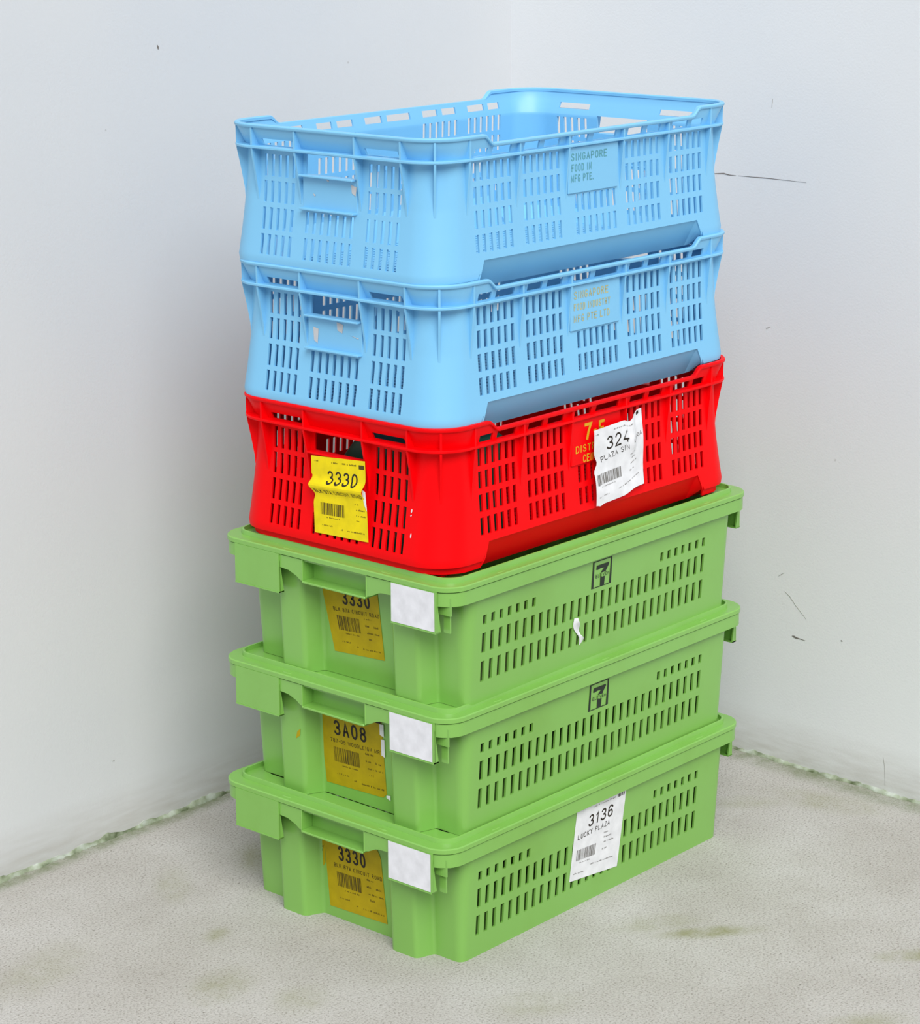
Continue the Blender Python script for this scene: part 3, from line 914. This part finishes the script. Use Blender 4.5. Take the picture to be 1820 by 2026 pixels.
def basket_wall():
    zs = sorted({-.009, -.0012, 0.0, .006, .018, .029, .1415, .156, .1655, BH - .001} | {.06, .085} | {round(v, 5) for h in HOL_L + HOL_E for v in h[2:]})
    zs = [z for i, z in enumerate(zs) if i == 0 or z - zs[i - 1] > 2e-4]
    n = len(ST)
    def hole(i, j):
        a, b = ST[i], ST[(i + 1) % n]
        if a[4] != b[4] or a[4] == 'C': return False
        m_ = (a[5] + b[5]) / 2; zm = (zs[j] + zs[j + 1]) / 2
        for x0, x1, z0, z1 in (HOL_L if a[4] == 'L' else HOL_E):
            if x0 < m_ < x1 and z0 < zm < z1: return True
        return False
    def pos(i, j, s):
        q = ST[i]; z = zmap(q, zs[j])
        d = inset(z, q[6]) + (.0025 if s else 0)
        return (q[0] - q[2] * d, q[1] - q[3] * d, z)
    bm = bmesh.new()
    grid_shell(bm, n, len(zs) - 1, lambda i, j: not hole(i, j), pos, closed=True)
    return bm
def basket_rim():
    bm = bmesh.new(); secs = []
    for q in ST:
        t_ = top_z(q[0]) if q[4] == 'L' else BH
        p = lambda d, z: (q[0] - q[2] * d, q[1] - q[3] * d, z)
        secs.append([p(.0008, t_ - .0046), p(0, t_ - .0036), p(0, t_ - .0014), p(.0012, t_), p(.0056, t_), p(.0068, t_ - .0012), p(.0068, t_ - .0046)])
    loft(bm, secs); return bm
def basket_ring():
    bm = bmesh.new(); secs = []
    for q in ST:
        d1 = inset(.1435, q[6]) + .0012
        p = lambda d, z: (q[0] - q[2] * d, q[1] - q[3] * d, z)
        secs.append([p(.0018, .1416), p(.0010, .1424), p(.0010, .1444), p(.0018, .1452), p(d1, .1452), p(d1, .1416)])
    loft(bm, secs); return bm
def rib(px, py, nx, ny, f, top):
    bm = bmesh.new()
    zs = [top - .003, .160, .152, .1435, .137, .126, .114, .100, .088, .078]
    out = {z: o_ for z, o_ in zip(zs, (.0014, .0016, .0018, .0018, .0026, .0048, .0072, .0096, .0116, .0128))}
    tx, ty = -ny * .0014, nx * .0014
    secs = []
    for z in zs:
        a = min(out[z], inset(z, f) - .0002) if f >= .99 else inset(z, f) - (inset(z, 1) - min(out[z], inset(z, 1))) * f
        b = inset(z, f) + .0012
        a = max(.0012, a)
        secs.append([(px - nx * a + tx, py - ny * a + ty, z), (px - nx * a - tx, py - ny * a - ty, z), (px - nx * b - tx, py - ny * b - ty, z), (px - nx * b + tx, py - ny * b + ty, z)])
    loft(bm, secs, closed=False); return bm
def basket_base():
    bm = bmesh.new(); secs = []
    for q in ST:
        zo = max(bot_z(q[0]) + .0006, .0015) if q[4] == 'L' else .0015
        d0 = inset(max(zo, .0), q[6]) + .0022
        p = lambda d, z: (q[0] - q[2] * d, q[1] - q[3] * d, z)
        secs.append([p(d0 - .0004, zo), p(d0, zo + .0034), p(.0270, -.0112), p(.0270, -.0145), p(.0245, -.0136)])
    loft(bm, secs)
    x0, x1, y0, y1 = .0262, BL_ - .0262, .0262, BW - .0262
    nx_, ny_ = 38, 21
    us = []; vv = []
    for k in range(nx_):
        c = lerp(x0 + .006, x1 - .006, (k + .5) / nx_); us += [c - .0042, c + .0042]
    for k in range(ny_):
        c = lerp(y0 + .006, y1 - .006, (k + .5) / ny_); vv += [c - .0042, c + .0042]
    us = [x0] + us + [x1]; vv = [y0] + vv + [y1]
    grid_shell(bm, len(us) - 1, len(vv) - 1, lambda i, j: not (i % 2 == 1 and j % 2 == 1), lambda i, j, s: (us[i], vv[j], -.0118 if s == 0 else -.0142))
    return bm
def holder(fx):
    bm = bmesh.new(); X = lambda a, b: (a, b) if not fx else (BL_ - b, BL_ - a)
    box(bm, *X(.0030, .0150), .1376, .2280, .1128, .1153)
    box(bm, *X(.0032, .0150), .1376, .2280, .0722, .0748)
    box(bm, *X(.0116, .0140), .1376, .2280, .0735, .1140)
    bmesh.ops.bevel(bm, geom=bm.edges[:], offset=.0006, segments=1, affect='EDGES')
    return bm
def name_plate(fy):
    bm = bmesh.new(); Y = lambda a, b: (a, b) if not fy else (BW - b, BW - a)
    box(bm, .2500, .3490, *Y(.0056, .0095), .0835, .1410)
    bmesh.ops.bevel(bm, geom=bm.edges[:], offset=.0008, segments=1, affect='EDGES')
    return bm

def make_basket(loc, rz, col, label, group=None):
    t = thing('basket_crate', label, 'crate', loc, rz, group)
    build('side_wall', basket_wall(), col, t, BS, 40)
    build('rim', basket_rim(), col, t, BS, 40)
    build('lower_ring', basket_ring(), col, t, BS, 40)
    build('base_tray', basket_base(), col, t, BS)
    for fx in (0, 1): build('label_holder', holder(fx), col, t, BS)
    for fy in (0, 1): build('name_panel', name_plate(fy), col, t, BS)
    for x in RIB_X:
        build('rib', rib(x, 0, 0, -1, .55, top_z(x)), col, t, BS)
        build('rib', rib(x, BW, 0, 1, .55, top_z(x)), col, t, BS)
    for y in RIB_Y:
        build('rib', rib(0, y, -1, 0, 1, BH), col, t, BS)
        build('rib', rib(BL_, y, 1, 0, 1, BH), col, t, BS)
    for cx, cy, a in ((BL_ - BR, BR, -45), (BL_ - BR, BW - BR, 45), (BR, BW - BR, 135), (BR, BR, 225)):
        c, s = math.cos(math.radians(a)), math.sin(math.radians(a))
        build('rib', rib(cx + BR * c, cy + BR * s, c, s, 1, BH), col, t, BS)
    return t

B_POS = [(0.3200, 0.1970, -0.0040), (0.32057, 0.20079, 0.00178), (0.31976, 0.20402, -0.00107)]
BZ = lambda i: 0.68048 + i * 0.17205 - BH - .0145
red = make_basket((B_POS[0][0], B_POS[0][1], BZ(0)), B_POS[0][2], 'red', 'red slotted crate between the green crates and the blue ones')
blue_low = copy_tree(red)
def recolour(o, m):
    if o.type == 'MESH':
        o.data = o.data.copy(); o.data.materials[0] = M[m]
    for c in o.children: recolour(c, m)
recolour(blue_low, 'blue')
blue_low.location = (B_POS[1][0], B_POS[1][1], BZ(1)); blue_low.rotation_euler = (0, 0, B_POS[1][2])
blue_low['label'] = 'lower blue slotted crate, resting on the red crate'
blue_low['group'] = 'blue crates on top of the stack'
blue_top = copy_tree(blue_low)
blue_top.location = (B_POS[2][0], B_POS[2][1], BZ(2)); blue_top.rotation_euler = (0, 0, B_POS[2][2])
blue_top['label'] = 'upper blue slotted crate, open and empty at the very top of the stack'

# printing on the name panels
PN = lambda u, v: (u, .0056 - .0003, v)
flat_print('panel_lettering', blue_top, BS, PN, ['print_teal', 'print_teal'], [T('SINGAPORE', .2545, .3260, .1240, .1335, bold=.012), T('FOOD IN', .2555, .2950, .1105, .1200, bold=.012), T('MFG PTE.', .2545, .2990, .0975, .1070, bold=.012)], (0, -1, 0), props={'label': 'faded green lettering'})
flat_print('panel_lettering', blue_low, BS, PN, ['print_sand', 'print_sand'], [T('SINGAPORE', .2555, .3250, .1235, .1335, bold=.02), T('FOOD INDUSTRY', .2555, .3290, .1090, .1180, bold=.016), T('MFG PTE LTD', .2555, .3280, .0940, .1035, bold=.016)], (0, -1, 0), props={'label': 'faded gold lettering'})
flat_print('panel_lettering', red, BS, PN, ['print_gold', 'print_gold'], [T('7', .2745, .2900, .1130, .1355, bold=.03), T('-E', .2925, .3160, .1130, .1345, bold=.02), T('DISTRIB', .2575, .3120, .0990, .1085, bold=.012), T('CENTRE', .2725, .3150, .0850, .0955, bold=.012)], (0, -1, 0), props={'label': 'yellow lettering'})

# labels on the red crate
paper('paper_label', red, BS, [(.0022, .2176, .1115), (.0022, .1275, .1180), (.0022, .1235, .0170), (.0022, .2150, .0140)], (-1, 0, 0), ['yellow', 'ink', 'ink_brown'],
      [T('3330', .30, .86, .655, .830, bold=0.0), T('BLK 87A CIRCUIT ROAD', .05, .97, .530, .580, bold=.012, mi=2), B(.13, .58, .255, .41, 91, mi=2), D(.24, .50, .215, .018, 92, mi=2),
       D(.78, .86, .44, .02, 93, mi=2), D(.80, .97, .37, .022, 94, mi=2), D(.80, .98, .30, .018, 95, mi=2), D(.80, .86, .235, .02, 96, mi=2), D(.15, .34, .11, .02, 97, mi=2), D(.50, .54, .085, .02, 98, mi=2), D(.62, .95, .085, .02, 99, mi=2),
       D(.06, .14, .93, .02, 100, mi=2), D(.38, .50, .925, .025, 101, mi=2), D(.58, .85, .925, .022, 102, mi=2), RC(.885, .985, .895, .945, mi=2)],
      wave=lambda u, v: .0045 * math.exp(-((v - .62) / .07) ** 2), el=lambda v: -.05 * math.exp(-((v - .635) / .06) ** 2) + .035 * math.exp(-((v - .5) / .06) ** 2) - .02 * (v > .75), er=lambda v: -.05 * math.exp(-((v - .60) / .10) ** 2),
      nu=12, nv=40, props={'label': 'creased yellow delivery label numbered 3330'})
paper('tape_scrap', red, BS, [(.0010, .1330, .0820), (.0010, .1270, .0800), (.0010, .1245, .0560), (.0010, .1290, .0640)], (-1, 0, 0), ['white'], [], nu=3, nv=6, lift=.0)
paper('paper_label', red, BS, [(.2827, -.0016, .1290), (.3830, -.0016, .1330), (.3894, -.0016, .0320), (.2900, -.0016, .0262)], (0, -1, 0), ['white', 'ink', 'ink_grey'],
      [T('324', .25, .71, .695, .875, bold=0.0, slant=.02), T('PLAZA SIN', .10, .70, .575, .650, slant=.05), T('URA', .78, .97, .655, .715, mi=2, slant=.02), B(.04, .54, .265, .405, 111, mi=2), D(.12, .40, .225, .014, 112, mi=2),
       D(.72, .82, .51, .02, 113, mi=2), D(.76, .84, .44, .02, 114, mi=2), D(.74, .86, .37, .02, 115, mi=2), D(.72, .80, .28, .02, 116, mi=2), D(.06, .26, .105, .016, 117, mi=2), D(.46, .90, .12, .016, 118, mi=2, slant=.10),
       D(.40, .78, .925, .018, 119, mi=2), RC(.88, .93, .945, .985), D(.03, .10, .925, .02, 120, mi=2)],
      wave=lambda u, v: .0030 * math.exp(-((u - .78) / .05) ** 2) * smooth((v - .45) / .2) + .0010 * math.sin(v * 8 + u * 3) + .001,
      el=lambda v: .05 * math.exp(-((v - .56) / .07) ** 2) - .02 * math.exp(-((v - .45) / .05) ** 2), et=lambda u: -.035 * math.exp(-((u - .72) / .05) ** 2) + .085 * smooth((u - .74) / .2) - .03, eb=lambda u: .05 * smooth((u - .55) / .3) - .02 * math.exp(-((u - .08) / .04) ** 2),
      nu=30, nv=30, props={'label': 'crumpled white delivery label reading 324 PLAZA SIN'})
# pale rub marks on the red end wall beside the near corner
for y, z, h in ((.0588, .0660, .0050), (.0592, .0605, .0022), (.0570, .0366, .0060)):
    xs_ = inset(z, 1.0) - .0008
    b_ = bmesh.new(); grid_shell(b_, 3, 4, lambda i, j: True, lambda i, j, s: (xs_ + .0002 * s, y + (.0022 - abs(j - 2) * .0007) * (i / 3 - .5) - .0012 * (j / 4 - .5), z + h * (j / 4 - .5)))
    build('scuff_mark', b_, 'card', red, BS)
# rubbed paper residue in the blue label holders
for cr, L_ in ((blue_top, [(.1375, .1465, .0950, .1080), (.2060, .2110, .0890, .0930), (.1830, .1900, .1085, .1120)]), (blue_low, [(.2100, .2190, .0800, .1000), (.1680, .1790, .0970, .1100), (.1420, .1560, .0930, .0960)])):
    for (y0, y1, z0, z1) in L_:
        paper('paper_residue', cr, BS, [(.0114, y1, z1), (.0114, y0, z1 - .002), (.0114, y0 + .002, z0), (.0114, y1 - .001, z0 + .003)], (-1, 0, 0), ['residue' if 'residue' in M else 'print_sand'], [], nu=4, nv=4, lift=.0003)

# ------------------------------------------------------------------ dark green tub inside the red crate
tub = thing('storage_tub', 'dark green tapered plastic tub lying inside the red crate', 'tub', (0, 0, 0))
tub.parent = None
cx_, cy_ = B_POS[0][0] - BL_ / 2, B_POS[0][1] - BW / 2
tub.location = (cx_, cy_, BZ(0) + .0145 - .0178)
bm = bmesh.new()
def tub_ring(x0, y0, x1, y1, r, z): return [(*p, z) for p in rrect(x0, y0, x1, y1, r, 5)]
secs = [tub_ring(.036, .042, .178, .237, .012, .0062), tub_ring(.037, .044, .177, .236, .012, .030), tub_ring(.039, .046, .175, .219, .012, .110), tub_ring(.041, .048, .172, .186, .012, .150), tub_ring(.045, .052, .168, .180, .010, .1535)]
rows_ = [[bm.verts.new(p) for p in s] for s in secs]
for a, b in zip(rows_, rows_[1:]):
    for k in range(len(a)): bm.faces.new((a[k], a[(k + 1) % len(a)], b[(k + 1) % len(a)], b[k]))
bm.faces.new(rows_[0][::-1]); bm.faces.new(rows_[-1])
build('tub_body', bm, 'tub', tub)
bm = bmesh.new()
o1 = rrect(.0345, .0405, .1795, .2385, .013, 5); o2 = rrect(.037, .043, .177, .236, .012, 5)
loft(bm, [[(*o1[k], .0062), (*o1[k], .0125), (*o2[k], .0135), (*o2[k], .0070)] for k in range(len(o1))])
build('tub_rim', bm, 'tub', tub)
